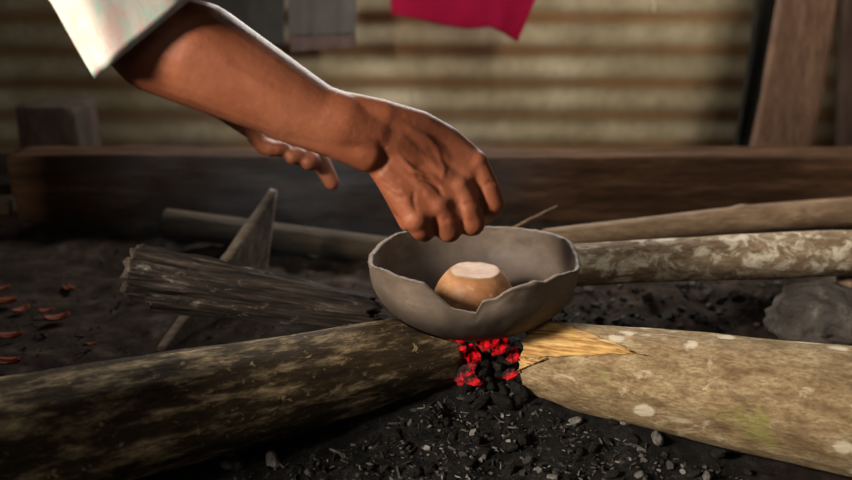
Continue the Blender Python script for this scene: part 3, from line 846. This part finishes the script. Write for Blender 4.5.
# shirt: trunk and two short sleeves
n = N('pastel_print_cotton')
s1 = n.noise(24, 4, (1.8, 1, .8), .6, 1.5); s2 = n.noise(26, 4, (1.8, 1, .8), .6, 1.5, (4.2, 1.1, 7.3))
col = n.mix(n.ramp(s1, [(.46, 0), (.58, .9)]), (.66, .635, .58), (.45, .64, .55))
col = n.mix(n.ramp(s2, [(.48, 0), (.60, .85)]), col, (.70, .50, .47))
m_shirt = n.out(col, .85, n.noise(260, 2), .15, .001, .15)
S = Body()
S.hull(*yb((-.84, .825, .30), .075, .118), *yb((-.72, .86, .46), .07, .112)); S.hull(*yb((-.72, .86, .46), .07, .112), *yb((-.56, .89, .63), .09, .112))
S.chain([(RS, .066), (Vector((-.50, .89, .69)), .075), (LS, .066)]); S.hull(*yb((-.56, .89, .63), .09, .108), (RS, .052), (LS, .052))
S.chain([(RS, .066), (RS.lerp(EL, .22), .062)]); S.chain([(LS, .066), (LS.lerp(LE, .25), .062)])
S.build('shirt', m_shirt, .006, 6, person)
def sleeve(S0, E0, hem_c, hem_n, r0, r1, name, seed, bend=Vector()):
    bm = bmesh.new(); rows = []; K = 34; NA = 72
    a0 = (E0 - S0).normalized()
    for k in range(K + 1):
        t = k / K
        c = S0.lerp(hem_c, t); nn = a0.lerp(hem_n, t ** 1.5).normalized()
        s = nn.cross(c - CAM).normalized(); u = s.cross(nn).normalized()
        r = r0 + (r1 - r0) * t; row = []
        for j in range(NA):
            a = 2 * math.pi * j / NA
            rr = r * (1 + .05 * t * math.sin(3 * a + seed) + .03 * t * math.sin(7 * a + 4 * t + seed) + .02 * math.sin(9 * t + 2 * a))
            dirv = s * math.cos(a) + u * math.sin(a)
            ca, sa = math.cos(a), math.sin(a)
            sq = t * .45
            ca = math.copysign(abs(ca) ** (1 - sq * .6), ca); sa = math.copysign(abs(sa) ** (1 - sq), sa)
            row.append((c + bend * math.sin(math.pi * t) + (s * ca + u * sa * (1 - .12 * t)) * rr, dirv))
        rows.append(row)
    shell(bm, rows, .0025, True)
    return tag(obj(name, bm, m_shirt, person), None)
h1, h2 = V(97, 77, .781), V(216, -21, .781)
hm = (h1 + h2) / 2; hn = (h2 - h1).cross(hm - CAM).normalized()
if hn.dot(EL - RS) < 0: hn = -hn
sleeve(RS.lerp(EL, .12), EL, hm, hn, .062, (h2 - h1).length / 2, 'sleeve', .5, (h2 - h1).normalized() * .026)
lh = LS.lerp(LE, .72)
sleeve(LS.lerp(LE, .12), LE, lh, (LE - LS).normalized(), .062, .058, 'sleeve', 2.0)
T_ = Body()
m_tr = cloth_mat('dark_trousers', (.022, .022, .026), (.035, .034, .038))
T_.hull(*yb((-.875, .82, .26), .075, .118), *yb((-.81, .835, .34), .07, .112))
for h_, k_, an_, he_, to_ in LEGS:
    h_, k_, an_ = map(Vector, (h_, k_, an_))
    T_.chain([(h_, .100), (h_.lerp(k_, .5), .088), (k_, .069)]); T_.chain([(k_, .068), (k_.lerp(an_, .35), .067), (k_.lerp(an_, .9), .055)])
T_.build('trousers', m_tr, .007, 6, person)
H_ = Body()
H_.hull((HC + Vector((-.030, 0, .022)), .090), (HC + Vector((.012, 0, .030)), .074)); H_.hull((HC + Vector((-.05, 0, .0)), .080), (HC + Vector((-.05, 0, -.03)), .060))
n = N('black_hair'); a1 = n.noise(60, 4, (1, 6, 1))
H_.build('hair', n.out(n.ramp(a1, [(.3, (.008, .007, .006)), (.7, (.03, .026, .022))]), .5, a1, .8, .003), .005, 3, person)
m_eye = N('eye_white').out((.7, .68, .64), .2)
for s in (-1, 1):
    bm = bmesh.new(); bmesh.ops.create_uvsphere(bm, u_segments=20, v_segments=12, radius=.012)
    obj('eye', bm, m_eye, person, True, Matrix.Translation(HC + Vector((.078, s * .031, -.001))))

# thin smoke drifting off the fire
n = N('thin_smoke'); vt = n.t
for q in list(vt.nodes):
    if q.type == 'BSDF_PRINCIPLED': vt.nodes.remove(q)
vol = vt.nodes.new('ShaderNodeVolumePrincipled'); vol.inputs['Color'].default_value = (.66, .70, .76, 1)
vol.inputs['Anisotropy'].default_value = .25
gr = vt.nodes.new('ShaderNodeTexGradient'); gr.gradient_type = 'SPHERICAL'
n.lk(n.mp((1, 1, 1)), gr.inputs[0])
wisp = n.ramp(n.noise(3.2, 5, (1, 1, .8), .6, 1.2), [(.42, 0), (.72, 1)])
n.lk(n.math('MULTIPLY', n.math('MULTIPLY', gr.outputs['Fac'], wisp), 1.3), vol.inputs['Density'])
n.lk(vol.outputs[0], vt.nodes['Material Output'].inputs['Volume'])
bm = bmesh.new(); bmesh.ops.create_icosphere(bm, subdivisions=3, radius=1.0)
sm = obj('smoke', bm, n.m, None, True, Matrix.LocRotScale(Vector((-.16, 1.22, .19)), None, Vector((.40, .18, .15))))
tag(sm, 'thin blue-grey smoke drifting between the fire and the beam', 'smoke', None, 'stuff')
